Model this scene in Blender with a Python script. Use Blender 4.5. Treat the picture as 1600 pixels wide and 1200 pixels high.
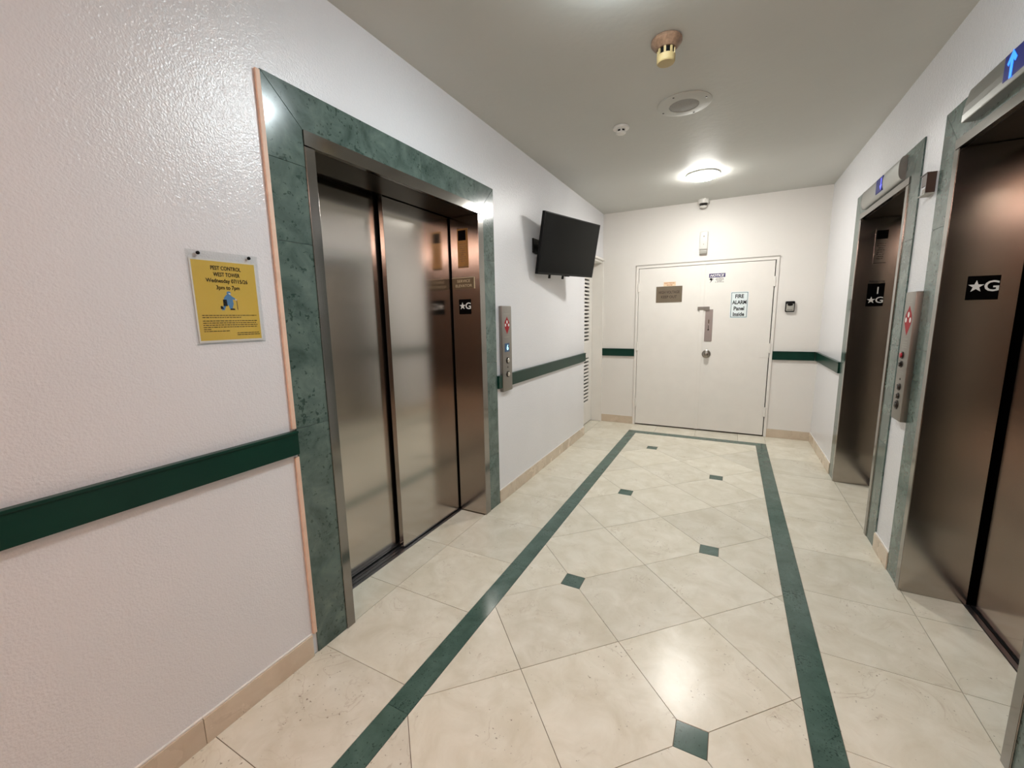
import bpy, bmesh, math, random
from mathutils import Vector, Matrix
random.seed(7)
S = bpy.context.scene
C = S.collection
R = math.radians
for o in list(bpy.data.objects): bpy.data.objects.remove(o)

# ------------------------------------------------------------------ camera
W, H = 2.419, 2.756          # corridor width and height; left wall X=0, back wall Y=0, floor Z=0
CAM = Vector((1.5517, -5.6268, 1.4521))
rx = Vector((0.88712277, 0.46116455, -0.01845143))
ry = Vector((-0.05647264, 0.14813853, 0.98735293))
rz = Vector((-0.45806554, 0.87486126, -0.15746024))
cd = bpy.data.cameras.new('camera'); cam = bpy.data.objects.new('camera', cd); C.objects.link(cam)
mw = Matrix((rx, ry, -rz)).transposed().to_4x4(); mw.translation = CAM
cam.matrix_world = mw
cd.sensor_fit = 'HORIZONTAL'; cd.sensor_width = 36.0; cd.lens = 651.5 / 1600 * 36.0
cd.clip_start = 0.02
S.camera = cam
# ------------------------------------------------------------------ world / exposure
S.view_settings.view_transform = 'Standard'; S.view_settings.look = 'None'
S.view_settings.exposure = 2.28; S.view_settings.gamma = 1.0; S.view_settings.use_curve_mapping = False
wd = bpy.data.worlds.new('world'); S.world = wd; wd.use_nodes = True
wd.node_tree.nodes['Background'].inputs[0].default_value = (0.02, 0.018, 0.016, 1)
wd.node_tree.nodes['Background'].inputs[1].default_value = 0.3
# lamp settings: colour, strength of the diffusers
LAMP_NEAR = ((0.86, 0.97, 1.0), 26.0)
LAMP_FAR = ((1.0, 0.98, 0.93), 34.0)
LAMP_ADDED = ((1.0, 0.72, 0.64), 4.8)  # invented lamps, added for warm light from behind the camera

# ------------------------------------------------------------------ materials
def nodes(name):
    m = bpy.data.materials.new(name); m.use_nodes = True
    nt = m.node_tree; b = nt.nodes['Principled BSDF']
    return m, nt, b
def mat(name, col, rough=0.5, metal=0.0, spec=0.5, emit=None, es=0.0, var=0.0, vscale=6.0, bump=0.0, bscale=100.0, bdist=0.002):
    m, nt, b = nodes(name)
    b.inputs['Base Color'].default_value = (*col, 1); b.inputs['Roughness'].default_value = rough
    b.inputs['Metallic'].default_value = metal; b.inputs['Specular IOR Level'].default_value = spec
    tc = nt.nodes.new('ShaderNodeNewGeometry')
    n = nt.nodes.new('ShaderNodeTexNoise'); n.inputs['Scale'].default_value = vscale; n.inputs['Detail'].default_value = 4
    nt.links.new(tc.outputs['Position'], n.inputs['Vector'])
    r = nt.nodes.new('ShaderNodeValToRGB')
    k = max(var, 0.02)
    r.color_ramp.elements[0].position = 0.3; r.color_ramp.elements[1].position = 0.7
    r.color_ramp.elements[0].color = tuple(max(0, c * (1 - k)) for c in col) + (1,)
    r.color_ramp.elements[1].color = tuple(min(1, c * (1 + k)) for c in col) + (1,)
    nt.links.new(n.outputs['Fac'], r.inputs['Fac']); nt.links.new(r.outputs['Color'], b.inputs['Base Color'])
    if bump:
        n2 = nt.nodes.new('ShaderNodeTexNoise'); n2.inputs['Scale'].default_value = bscale; n2.inputs['Detail'].default_value = 2
        nt.links.new(tc.outputs['Position'], n2.inputs['Vector'])
        bp = nt.nodes.new('ShaderNodeBump'); bp.inputs['Strength'].default_value = bump; bp.inputs['Distance'].default_value = bdist
        nt.links.new(n2.outputs['Fac'], bp.inputs['Height']); nt.links.new(bp.outputs['Normal'], b.inputs['Normal'])
    if emit:
        b.inputs['Emission Color'].default_value = (*emit, 1); b.inputs['Emission Strength'].default_value = es
    return m
def plaster(name, col, rough, bump, scale, dist, spec=0.5):
    m, nt, b = nodes(name); b.inputs['Specular IOR Level'].default_value = spec
    tc = nt.nodes.new('ShaderNodeNewGeometry')
    n = nt.nodes.new('ShaderNodeTexNoise'); n.inputs['Scale'].default_value = scale; n.inputs['Detail'].default_value = 2; n.inputs['Roughness'].default_value = 0.45
    n3 = nt.nodes.new('ShaderNodeTexNoise'); n3.inputs['Scale'].default_value = 2.2; n3.inputs['Detail'].default_value = 5
    for q in (n, n3): nt.links.new(tc.outputs['Position'], q.inputs['Vector'])
    n4 = nt.nodes.new('ShaderNodeTexNoise'); n4.inputs['Scale'].default_value = scale * 0.42; n4.inputs['Detail'].default_value = 1
    nt.links.new(tc.outputs['Position'], n4.inputs['Vector'])
    ad = nt.nodes.new('ShaderNodeMath'); ad.operation = 'MULTIPLY_ADD'; ad.inputs[1].default_value = 0.8
    nt.links.new(n4.outputs['Fac'], ad.inputs[0]); nt.links.new(n.outputs['Fac'], ad.inputs[2])
    bp = nt.nodes.new('ShaderNodeBump'); bp.inputs['Strength'].default_value = bump; bp.inputs['Distance'].default_value = dist
    nt.links.new(ad.outputs[0], bp.inputs['Height']); nt.links.new(bp.outputs['Normal'], b.inputs['Normal'])
    r = nt.nodes.new('ShaderNodeValToRGB'); r.color_ramp.elements[0].position = 0.25; r.color_ramp.elements[1].position = 0.75
    r.color_ramp.elements[0].color = tuple(c * 0.96 for c in col) + (1,); r.color_ramp.elements[1].color = (*col, 1)
    nt.links.new(n3.outputs['Fac'], r.inputs['Fac']); nt.links.new(r.outputs['Color'], b.inputs['Base Color'])
    b.inputs['Roughness'].default_value = rough
    return m
def stone(name, c0, c1, vein, pit, rough, scale, spec=0.5, per_object=True, stretch=(1, 1, 1), pits=0.64, pscale=13):
    m, nt, b = nodes(name)
    L = nt.links.new
    tc = nt.nodes.new('ShaderNodeNewGeometry'); oi = nt.nodes.new('ShaderNodeObjectInfo')
    off = nt.nodes.new('ShaderNodeVectorMath'); off.operation = 'MULTIPLY_ADD'
    cx = nt.nodes.new('ShaderNodeCombineXYZ'); 
    for i in range(3): L(oi.outputs['Random'], cx.inputs[i])
    off.inputs[1].default_value = (37, 53, 71); L(cx.outputs[0], off.inputs[0]); 
    st = nt.nodes.new('ShaderNodeVectorMath'); st.operation = 'MULTIPLY'; st.inputs[1].default_value = stretch
    L(tc.outputs['Position'], st.inputs[0]); L(st.outputs[0], off.inputs[2])
    n1 = nt.nodes.new('ShaderNodeTexNoise'); n1.inputs['Scale'].default_value = scale; n1.inputs['Detail'].default_value = 8; n1.inputs['Roughness'].default_value = 0.62; n1.inputs['Distortion'].default_value = 0.6
    L(off.outputs[0], n1.inputs['Vector'])
    r1 = nt.nodes.new('ShaderNodeValToRGB'); r1.color_ramp.elements[0].position = 0.32; r1.color_ramp.elements[1].position = 0.68
    r1.color_ramp.elements[0].color = (*c0, 1); r1.color_ramp.elements[1].color = (*c1, 1); L(n1.outputs['Fac'], r1.inputs['Fac'])
    # veins
    n2 = nt.nodes.new('ShaderNodeTexNoise'); n2.inputs['Scale'].default_value = scale * 0.7; n2.inputs['Detail'].default_value = 6; n2.inputs['Distortion'].default_value = 1.6
    L(off.outputs[0], n2.inputs['Vector'])
    r2 = nt.nodes.new('ShaderNodeValToRGB'); e = r2.color_ramp.elements
    e[0].position = 0.485; e[0].color = (0, 0, 0, 1); e[1].position = 0.515; e[1].color = (0, 0, 0, 1); k = e.new(0.5); k.color = (1, 1, 1, 1)
    L(n2.outputs['Fac'], r2.inputs['Fac'])
    mk = nt.nodes.new('ShaderNodeTexNoise'); mk.inputs['Scale'].default_value = scale * 0.9; L(off.outputs[0], mk.inputs['Vector'])
    mr = nt.nodes.new('ShaderNodeMapRange'); mr.inputs[1].default_value = 0.5; mr.inputs[2].default_value = 0.75; mr.inputs[4].default_value = 0.55; L(mk.outputs['Fac'], mr.inputs[0])
    mu = nt.nodes.new('ShaderNodeMath'); mu.operation = 'MULTIPLY'; L(r2.outputs['Color'], mu.inputs[0]); L(mr.outputs[0], mu.inputs[1])
    mx = nt.nodes.new('ShaderNodeMix'); mx.data_type = 'RGBA'; L(mu.outputs[0], mx.inputs['Factor']); L(r1.outputs['Color'], mx.inputs['A']); mx.inputs['B'].default_value = (*vein, 1)
    # pits
    n5 = nt.nodes.new('ShaderNodeTexNoise'); n5.inputs['Scale'].default_value = scale * pscale; n5.inputs['Detail'].default_value = 3; L(off.outputs[0], n5.inputs['Vector'])
    m5 = nt.nodes.new('ShaderNodeMath'); m5.operation = 'MULTIPLY_ADD'; m5.inputs[1].default_value = 0.35; L(mk.outputs['Fac'], m5.inputs[0]); 
    s5 = nt.nodes.new('ShaderNodeMath'); s5.operation = 'ADD'; s5.inputs[1].default_value = -0.175; L(n5.outputs['Fac'], s5.inputs[0]); L(s5.outputs[0], m5.inputs[2])
    g5 = nt.nodes.new('ShaderNodeMapRange'); g5.inputs[1].default_value = pits; g5.inputs[2].default_value = pits + 0.05; g5.inputs[4].default_value = 0.7; L(m5.outputs[0], g5.inputs[0])
    mx2 = nt.nodes.new('ShaderNodeMix'); mx2.data_type = 'RGBA'; L(g5.outputs[0], mx2.inputs['Factor']); L(mx.outputs['Result'], mx2.inputs['A']); mx2.inputs['B'].default_value = (*pit, 1)
    hs = nt.nodes.new('ShaderNodeHueSaturation'); L(mx2.outputs['Result'], hs.inputs['Color'])
    vr = nt.nodes.new('ShaderNodeMapRange'); vr.inputs[3].default_value = 0.92; vr.inputs[4].default_value = 1.05; L(oi.outputs['Random'], vr.inputs[0]); L(vr.outputs[0], hs.inputs['Value'])
    L(hs.outputs['Color'], b.inputs['Base Color'])
    n6 = nt.nodes.new('ShaderNodeTexNoise'); n6.inputs['Scale'].default_value = 5; n6.inputs['Detail'].default_value = 5; L(tc.outputs['Position'], n6.inputs['Vector'])
    rr = nt.nodes.new('ShaderNodeMapRange'); rr.inputs[3].default_value = rough * 0.7; rr.inputs[4].default_value = rough * 1.35; L(n6.outputs['Fac'], rr.inputs[0]); L(rr.outputs[0], b.inputs['Roughness'])
    b.inputs['Specular IOR Level'].default_value = spec
    return m
def steel(name, col, rough, aniso=0.0, streak=(260, 260, 3)):
    m, nt, b = nodes(name); L = nt.links.new
    b.inputs['Metallic'].default_value = 1.0; b.inputs['Base Color'].default_value = (*col, 1)
    tc = nt.nodes.new('ShaderNodeNewGeometry')
    mp = nt.nodes.new('ShaderNodeVectorMath'); mp.operation = 'MULTIPLY'; mp.inputs[1].default_value = streak; L(tc.outputs['Position'], mp.inputs[0])
    n = nt.nodes.new('ShaderNodeTexNoise'); n.inputs['Scale'].default_value = 1.0; n.inputs['Detail'].default_value = 3; L(mp.outputs[0], n.inputs['Vector'])
    n2 = nt.nodes.new('ShaderNodeTexNoise'); n2.inputs['Scale'].default_value = 1.7; n2.inputs['Detail'].default_value = 3; L(tc.outputs['Position'], n2.inputs['Vector'])
    rr = nt.nodes.new('ShaderNodeMapRange'); rr.inputs[3].default_value = rough * 0.8; rr.inputs[4].default_value = rough * 1.25; L(n2.outputs['Fac'], rr.inputs[0]); L(rr.outputs[0], b.inputs['Roughness'])
    bp = nt.nodes.new('ShaderNodeBump'); bp.inputs['Strength'].default_value = 0.02; bp.inputs['Distance'].default_value = 0.001; L(n.outputs['Fac'], bp.inputs['Height']); L(bp.outputs['Normal'], b.inputs['Normal'])
    if aniso:
        b.inputs['Anisotropic'].default_value = aniso
        t = nt.nodes.new('ShaderNodeTangent'); t.direction_type = 'RADIAL'; t.axis = 'Z'; L(t.outputs[0], b.inputs['Tangent'])
    return m
def clear(name):
    m = bpy.data.materials.new(name); m.use_nodes = True; nt = m.node_tree; nt.nodes.clear()
    o = nt.nodes.new('ShaderNodeOutputMaterial'); t = nt.nodes.new('ShaderNodeBsdfTransparent'); t.inputs[0].default_value = (0.96, 0.97, 0.97, 1)
    g = nt.nodes.new('ShaderNodeBsdfGlossy'); g.inputs['Roughness'].default_value = 0.12
    x = nt.nodes.new('ShaderNodeMixShader'); x.inputs[0].default_value = 0.05
    nt.links.new(t.outputs[0], x.inputs[1]); nt.links.new(g.outputs[0], x.inputs[2]); nt.links.new(x.outputs[0], o.inputs[0])
    return m
M = dict(
    wall=plaster('painted plaster', (0.785, 0.785, 0.81), 0.20, 0.55, 165, 0.0028),
    backwall=plaster('cream painted plaster', (0.80, 0.775, 0.735), 0.5, 0.16, 60, 0.004),
    ceil=plaster('ceiling paint', (0.60, 0.60, 0.565), 0.55, 0.18, 34, 0.004, 0.2),
    lobby=mat('lobby panelling', (0.19, 0.14, 0.105), 0.45, var=0.25, vscale=3),
    lobbyceil=mat('lobby ceiling wood', (0.62, 0.44, 0.30), 0.5, var=0.2, vscale=3),
    grout=mat('grout', (0.17, 0.125, 0.085), 0.8, var=0.15),
    tile=stone('cream marble tile', (0.655, 0.610, 0.490), (0.785, 0.750, 0.645), (0.42, 0.33, 0.24), (0.20, 0.15, 0.10), 0.23, 6.5, spec=0.30, pits=0.715),
    skirt=stone('cream marble skirting', (0.60, 0.49, 0.37), (0.69, 0.59, 0.47), (0.45, 0.35, 0.25), (0.3, 0.24, 0.17), 0.26, 5, pits=0.73),
    green=stone('green marble', (0.044, 0.076, 0.066), (0.130, 0.184, 0.162), (0.16, 0.25, 0.21), (0.012, 0.035, 0.027), 0.16, 8, pits=0.615, pscale=8),
    greenfloor=stone('green marble floor inlay', (0.050, 0.098, 0.080), (0.088, 0.150, 0.125), (0.13, 0.20, 0.17), (0.012, 0.03, 0.025), 0.17, 9, pits=0.62),
    steel=steel('brushed steel', (0.52, 0.485, 0.445), 0.165, 0.6),
    jamb=steel('brushed steel return', (0.46, 0.42, 0.38), 0.165, 0.55),
    frame=steel('satin steel frame', (0.27, 0.26, 0.245), 0.13),
    lantern=steel('satin lantern steel', (0.34, 0.345, 0.33), 0.32),
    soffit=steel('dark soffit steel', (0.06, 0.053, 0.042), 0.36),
    panel=steel('station faceplate steel', (0.29, 0.275, 0.255), 0.36),
    alu=mat('aluminium sill', (0.20, 0.205, 0.22), 0.4, 1.0),
    black=mat('black', (0.004, 0.004, 0.004), 0.5, spec=0.15),
    shaft=mat('unlit black', (0.002, 0.002, 0.002), 0.9, spec=0.02),  # near-black colour that paints the darkness in gaps and behind doors
    rail=mat('green painted rail', (0.002, 0.034, 0.022), 0.32, spec=0.28, var=0.1),
    white=mat('white paint', (0.80, 0.775, 0.73), 0.4, bump=0.05, bscale=40),
    whitepl=mat('white plastic', (0.80, 0.78, 0.74), 0.4),
    offwhite=mat('off white plastic', (0.66, 0.65, 0.62), 0.4),
    ledge=mat('grey ledge', (0.42, 0.40, 0.36), 0.7),
    greypl=mat('grey plastic', (0.36, 0.35, 0.31), 0.45),
    peach=mat('peach caulk', (0.79, 0.56, 0.43), 0.55, var=0.08, vscale=20),
    lettering=mat('black print', (0.004, 0.004, 0.005), 0.5, spec=0.2),
    ivory=mat('white print', (0.80, 0.80, 0.78), 0.45),
    brass=mat('brushed brass', (0.30, 0.19, 0.075), 0.34, 1.0, var=0.12, vscale=30),
    brown=mat('brown engraved plate', (0.135, 0.085, 0.042), 0.4, var=0.08),
    goldtxt=mat('gold lettering', (0.62, 0.50, 0.32), 0.45),
    plaque=mat('bronze plaque', (0.155, 0.120, 0.080), 0.45, var=0.08),
    plaquetxt=mat('dark bronze lettering', (0.040, 0.024, 0.014), 0.5),
    yellow=mat('yellow print', (0.76, 0.51, 0.075), 0.5, var=0.03),
    paper=mat('white paper', (0.80, 0.78, 0.74), 0.6),
    blue=mat('blue print', (0.10, 0.27, 0.52), 0.5),
    skin=mat('pale print', (0.75, 0.62, 0.50), 0.5),
    red=mat('red print', (0.33, 0.008, 0.016), 0.5, spec=0.2),
    purple=mat('indigo print', (0.030, 0.020, 0.12), 0.5),
    teal=mat('dark teal print', (0.02, 0.09, 0.10), 0.5),
    palebl=mat('pale blue white sheet', (0.76, 0.83, 0.84), 0.45),
    cream=mat('cream sticker', (0.80, 0.62, 0.42), 0.5),
    rust=mat('rust print', (0.42, 0.12, 0.04), 0.5),
    tvbody=mat('black plastic', (0.003, 0.003, 0.003), 0.4, spec=0.2),
    tvscreen=mat('dark screen', (0.0030, 0.0034, 0.0026), 0.2, spec=0.10),
    sticker=mat('black sticker', (0.0008, 0.0008, 0.0008), 0.4, spec=0.06),
    screen=mat('blue display', (0.003, 0.005, 0.03), 0.3, spec=0.12, emit=(0.006, 0.012, 0.16), es=0.13),
    arrow=mat('lit blue arrow', (0.02, 0.1, 0.8), 0.3, emit=(0.01, 0.16, 1.0), es=0.5),
    arrowdim=mat('lit violet arrow', (0.1, 0.1, 0.8), 0.3, emit=(0.10, 0.12, 1.0), es=0.30),
    digit=mat('lit digit', (0.4, 0.7, 0.9), 0.3, emit=(0.35, 0.75, 1.0), es=0.35),
    dscreen=mat('blue black display', (0.005, 0.03, 0.06), 0.2, emit=(0.005, 0.05, 0.12), es=0.12),
    chrome=mat('polished metal', (0.62, 0.58, 0.53), 0.15, 1.0),
    darkchrome=mat('dark polished metal', (0.16, 0.15, 0.14), 0.12, 1.0),
    darkmetal=mat('dark metal', (0.05, 0.045, 0.04), 0.3, 1.0),
    lockmetal=mat('worn lock steel', (0.40, 0.35, 0.33), 0.42, 0.7),
    latch=mat('grey brown latch', (0.24, 0.215, 0.19), 0.45, 0.5),
    knob=mat('tarnished knob', (0.32, 0.29, 0.25), 0.28, 1.0),
    redbtn=mat('red key switch', (0.35, 0.015, 0.03), 0.3),
    amber=mat('amber brown translucent tape', (0.27, 0.165, 0.105), 0.35, var=0.3, vscale=60),
    ochre=mat('yellowed plastic', (0.54, 0.42, 0.20), 0.45),
    boxbrown=mat('dark brown metal', (0.055, 0.027, 0.017), 0.4),
    grille=mat('grey speaker grille', (0.32, 0.31, 0.29), 0.6, var=0.15, vscale=250),
    clear=clear('clear acrylic'),
    dome=mat('smoked dome', (0.02, 0.015, 0.012), 0.12),
)
def emitmat(name, col, st):
    return mat(name, (0.85, 0.85, 0.85), 0.5, emit=col, es=st)
M['lamp_near'] = emitmat('cool lamp diffuser', *LAMP_NEAR)
M['lamp_far'] = emitmat('warm white lamp diffuser', *LAMP_FAR)
M['lamp_added'] = emitmat('added amber lamp glow', *LAMP_ADDED)

# ------------------------------------------------------------------ object helpers
def fin(name, bm, m, parent=None, smooth=False):
    bmesh.ops.recalc_face_normals(bm, faces=bm.faces)
    me = bpy.data.meshes.new(name); 
    o = bpy.data.objects.new(name, me); C.objects.link(o)
    if parent is not None:
        o.parent = parent
        bm.transform(wmat(parent).inverted())
    if smooth:
        for f in bm.faces: f.smooth = True
    bm.to_mesh(me); bm.free()
    if smooth:
        try: me.set_sharp_from_angle(angle=R(35))
        except Exception: pass
    me.materials.append(M[m] if isinstance(m, str) else m)
    return o
def wmat(o):
    m = o.matrix_basis.copy()
    while o.parent: o = o.parent; m = o.matrix_basis @ m
    return m
def tag(o, label, cat, group=None):
    o['label'] = label; o['category'] = cat
    if group: o['group'] = group
    return o
def thing(name, label, cat, loc, group=None, kind=None):
    o = bpy.data.objects.new(name, None); C.objects.link(o); o.location = loc; o.empty_display_size = 0.1
    tag(o, label, cat, group)
    if kind: o['kind'] = kind
    return o
def struct(name, bm, m, label=None, cat=None):
    o = fin(name, bm, m); o['kind'] = 'structure'
    if label: tag(o, label, cat)
    return o
class F:                         # local frame: origin, right, up, normal
    def __init__(s, o, r, u, n): s.o, s.r, s.u, s.n = map(Vector, (o, r, u, n))
    def p(s, a, b, d=0.0): return s.o + s.r * a + s.u * b + s.n * d
    def mat(s):
        m = Matrix((s.r, s.u, s.n)).transposed().to_4x4(); m.translation = s.o; return m
LEFT = F((0, 0, 0), (0, 1, 0), (0, 0, 1), (1, 0, 0))      # a = Y, b = Z, d = out of the left wall
RIGHT = F((W, 0, 0), (0, -1, 0), (0, 0, 1), (-1, 0, 0))   # a = -Y
BACK = F((0, 0, 0), (1, 0, 0), (0, 0, 1), (0, -1, 0))     # a = X
def face_y(y): return F((0, y, 0), (1, 0, 0), (0, 0, 1), (0, -1, 0))
def NB(): return bmesh.new()
def hexa(bm, ps, bev=0.0):
    v = [bm.verts.new(p) for p in ps]
    fs = [bm.faces.new([v[i] for i in q]) for q in ((0, 1, 2, 3), (7, 6, 5, 4), (0, 4, 5, 1), (1, 5, 6, 2), (2, 6, 7, 3), (3, 7, 4, 0))]
    if bev:
        es = list({e for f in fs for e in f.edges})
        bmesh.ops.bevel(bm, geom=es, offset=bev, segments=2, affect='EDGES', profile=0.6)
def box(bm, x0, x1, y0, y1, z0, z1, bev=0.0):
    x0, x1 = sorted((x0, x1)); y0, y1 = sorted((y0, y1)); z0, z1 = sorted((z0, z1))
    hexa(bm, [(x0, y0, z0), (x1, y0, z0), (x1, y1, z0), (x0, y1, z0), (x0, y0, z1), (x1, y0, z1), (x1, y1, z1), (x0, y1, z1)], bev)
def slab(bm, f, a0, a1, b0, b1, d0, d1, bev=0.0):
    a0, a1 = sorted((a0, a1)); b0, b1 = sorted((b0, b1))
    hexa(bm, [f.p(a0, b0, d0), f.p(a1, b0, d0), f.p(a1, b1, d0), f.p(a0, b1, d0), f.p(a0, b0, d1), f.p(a1, b0, d1), f.p(a1, b1, d1), f.p(a0, b1, d1)], bev)
def prism(bm, f, pts, d0, d1, bev=0.0):
    a = [bm.verts.new(f.p(x, y, d0)) for x, y in pts]; b = [bm.verts.new(f.p(x, y, d1)) for x, y in pts]
    n = len(pts); fs = [bm.faces.new(a), bm.faces.new(b[::-1])]
    for i in range(n): fs.append(bm.faces.new((a[i], b[i], b[(i + 1) % n], a[(i + 1) % n])))
    if bev: bmesh.ops.bevel(bm, geom=list({e for q in fs[1:2] for e in q.edges}), offset=bev, segments=2, affect='EDGES', profile=0.6)
def lathe(bm, f, prof, seg=32, ang0=0.0):
    """prof: list of (radius, d) along the frame's normal, centred on the frame's origin"""
    rings = []
    for r, d in prof:
        if r < 1e-6: rings.append([bm.verts.new(f.p(0, 0, d))])
        else: rings.append([bm.verts.new(f.p(r * math.cos(ang0 + 2 * math.pi * i / seg), r * math.sin(ang0 + 2 * math.pi * i / seg), d)) for i in range(seg)])
    for A, B in zip(rings, rings[1:]):
        for i in range(seg):
            j = (i + 1) % seg
            if len(A) == 1 and len(B) == 1: continue
            if len(A) == 1: bm.faces.new((A[0], B[i], B[j]))
            elif len(B) == 1: bm.faces.new((A[i], A[j], B[0]))
            else: bm.faces.new((A[i], A[j], B[j], B[i]))
    for ring in (rings[0], rings[-1]):
        if len(ring) > 2: bm.faces.new(ring)
def sub(f, a, b, d=0.0): return F(f.p(a, b, d), f.r, f.u, f.n)
def text(bm, f, s, a, b, size, d, wmax=None, bold=0.0, align='CENTER', shear=0.0, depth=0.0006, hscale=1.0):
    cu = bpy.data.curves.new('txt', 'FONT'); cu.body = s; cu.size = size; cu.align_x = align; cu.align_y = 'CENTER'; cu.extrude = depth / 2
    cu.offset = bold; cu.shear = shear; cu.resolution_u = 3
    o = bpy.data.objects.new('txt', cu); C.objects.link(o)
    bpy.context.view_layer.update()
    me = bpy.data.meshes.new_from_object(o.evaluated_get(bpy.context.evaluated_depsgraph_get()))
    xs = [v.co.x for v in me.vertices]; ys = [v.co.y for v in me.vertices]
    sx = hscale
    if wmax: sx = wmax / (max(xs) - min(xs))
    cy = (max(ys) + min(ys)) / 2 if align == 'CENTER' else 0
    cxx = (max(xs) + min(xs)) / 2 if align == 'CENTER' else 0
    for v in me.vertices: v.co = f.p(a + (v.co.x - cxx) * sx, b + (v.co.y - cy), d + v.co.z)
    bm.from_mesh(me)
    bpy.data.objects.remove(o); bpy.data.meshes.remove(me); bpy.data.curves.remove(cu)
def line(par, m, *a, **k):
    bm = NB(); text(bm, *a, **k); return fin('lettering', bm, m, par)
def stuff(o): o['kind'] = 'stuff'; return o
def star(r, a, b, q=0.40):
    return [(a + (r if i % 2 == 0 else r * q) * math.sin(i * math.pi / 5), b + (r if i % 2 == 0 else r * q) * math.cos(i * math.pi / 5)) for i in range(10)]
def dashes(bm, f, a0, a1, b, h, d, rnd, wmin=0.006, wmax=0.016, gap=0.003):
    """an illegible line of small print: one short bar per word"""
    x = a0
    while x < a1 - 0.003:
        w = min(rnd.uniform(wmin, wmax), a1 - x)
        slab(bm, f, x, x + w, b - h / 2, b + h / 2, d, d + 0.0004); x += w + gap

# ------------------------------------------------------------------ measures of the openings
# left service elevator (a = Y)
EL = dict(m0=-4.5757, m1=-2.9144, mz=2.3486, f0=-4.4202, f1=-3.0675, fz=2.20, i0=-4.374, i1=-3.135, iz=2.142, rec=0.2150)
# right elevators in frame RIGHT (a = -Y, so far edge has the smaller a)
EF = dict(m0=1.1207, m1=2.4785, mz=2.362, f0=1.272, f1=2.327, fz=2.205, i0=1.312, i1=2.285, iz=2.163, rec=0.2480)
EN = dict(m0=2.7306, m1=4.0990, mz=2.368, f0=2.888, f1=3.936, fz=2.205, i0=2.934, i1=3.890, iz=2.162, rec=0.2480)
YN = -6.1                       # where the corridor opens into the lobby behind the camera

# ------------------------------------------------------------------ floor
bm = NB(); box(bm, -3.5, 6.5, -7.9, 0.15, -0.10, -0.0035)
floor = struct('floor', bm, 'grout')
G = 0.0013
def clip(poly, n, c):            # keep n.p <= c
    out = []
    for i in range(len(poly)):
        p, q = poly[i], poly[(i + 1) % len(poly)]
        dp, dq = n[0] * p[0] + n[1] * p[1] - c, n[0] * q[0] + n[1] * q[1] - c
        if dp <= 0: out.append(p)
        if dp * dq < 0:
            t = dp / (dp - dq); out.append((p[0] + t * (q[0] - p[0]), p[1] + t * (q[1] - p[1])))
    return out
def shrink(poly, g):
    n = len(poly); cx = sum(p[0] for p in poly) / n; cy = sum(p[1] for p in poly) / n
    res = list(poly)
    for i in range(n):
        p, q = poly[i], poly[(i + 1) % n]
        ex, ey = q[0] - p[0], q[1] - p[1]; l = math.hypot(ex, ey)
        if l < 1e-6: continue
        nx, ny = ey / l, -ex / l
        if nx * (cx - p[0]) + ny * (cy - p[1]) > 0: nx, ny = -nx, -ny
        res = clip(res, (nx, ny), nx * p[0] + ny * p[1] - g)
    return res
def area(p): return abs(sum(p[i][0] * p[(i + 1) % len(p)][1] - p[(i + 1) % len(p)][0] * p[i][1] for i in range(len(p)))) / 2
FL = F((0, 0, 0), (1, 0, 0), (0, 1, 0), (0, 0, 1))
def dedupe(p):
    r = []
    for q in p:
        if not r or math.hypot(q[0] - r[-1][0], q[1] - r[-1][1]) > 1e-4: r.append(q)
    if len(r) > 1 and math.hypot(r[0][0] - r[-1][0], r[0][1] - r[-1][1]) < 1e-4: r.pop()
    return r
def tile(poly, m, name='tile', g=G):
    p = dedupe(shrink(poly, g))
    if len(p) < 3 or area(p) < 2e-4: return
    bm = NB(); prism(bm, FL, p, -0.0034, random.uniform(-0.0003, 0.0002))
    fin(name, bm, m, floor)
def rect(x0, x1, y0, y1): return [(x0, y0), (x1, y0), (x1, y1), (x0, y1)]
SX0, SX0b, SX1b, SX1, SY, SYb = 0.467, 0.567, 1.870, 1.972, -0.326, -0.440
YE = YN - 0.2
T = 0.4645
ys = [-3.143 + k * T for k in range(7)]
ys = [0.0] + sorted([y for y in ys if y < -0.1], reverse=True)
while ys[-1] > YE: ys.append(ys[-1] - T)
for y1, y0 in zip(ys, ys[1:]):
    if y1 - y0 < 0.02: continue
    tile(rect(0, SX0, y0, y1), 'tile'); tile(rect(SX1, W, y0, y1), 'tile')
    # tiles inside the elevator thresholds
    a, b = max(y0, EL['i0']), min(y1, EL['i1'])
    if b - a > 0.03: tile(rect(-0.205, 0, a, b), 'tile')
    for e in (EF, EN):
        a, b = max(y0, -e['i1']), min(y1, -e['i0'])
        if b - a > 0.03: tile(rect(W, W + 0.236, a, b), 'tile')
tile(rect(-0.14, 0, -0.72, -0.36), 'tile'); tile(rect(-0.14, 0, -0.36, -0.03), 'tile')
xs = [SX0 + 0.3 + k * T for k in range(3)]
xs = [SX0] + xs + [SX1]
for x0, x1 in zip(xs, xs[1:]): tile(rect(x0, x1, SY, 0), 'tile')
# green border inlay in pieces
y = SYb
tile([(SX0, SY), (SX0b, SYb), (SX1b, SYb), (SX1, SY)], 'greenfloor', 'border_strip')
for xa, xb, s in ((SX0, SX0b, 0), (SX1b, SX1, 1)):
    yy = SY; k = 0
    cuts = [-0.326, -1.28, -2.675, -3.60, -4.63, -5.55, YE]
    for c1, c0 in zip(cuts, cuts[1:]):
        p = rect(xa, xb, c0, c1)
        if k == 0: p = [(xa, c0), (xb, c0), (xb, SYb if s == 0 else SY), (xa, SY if s == 0 else SYb)]
        tile(p, 'greenfloor', 'border_strip', 0.0006); k += 1
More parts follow.
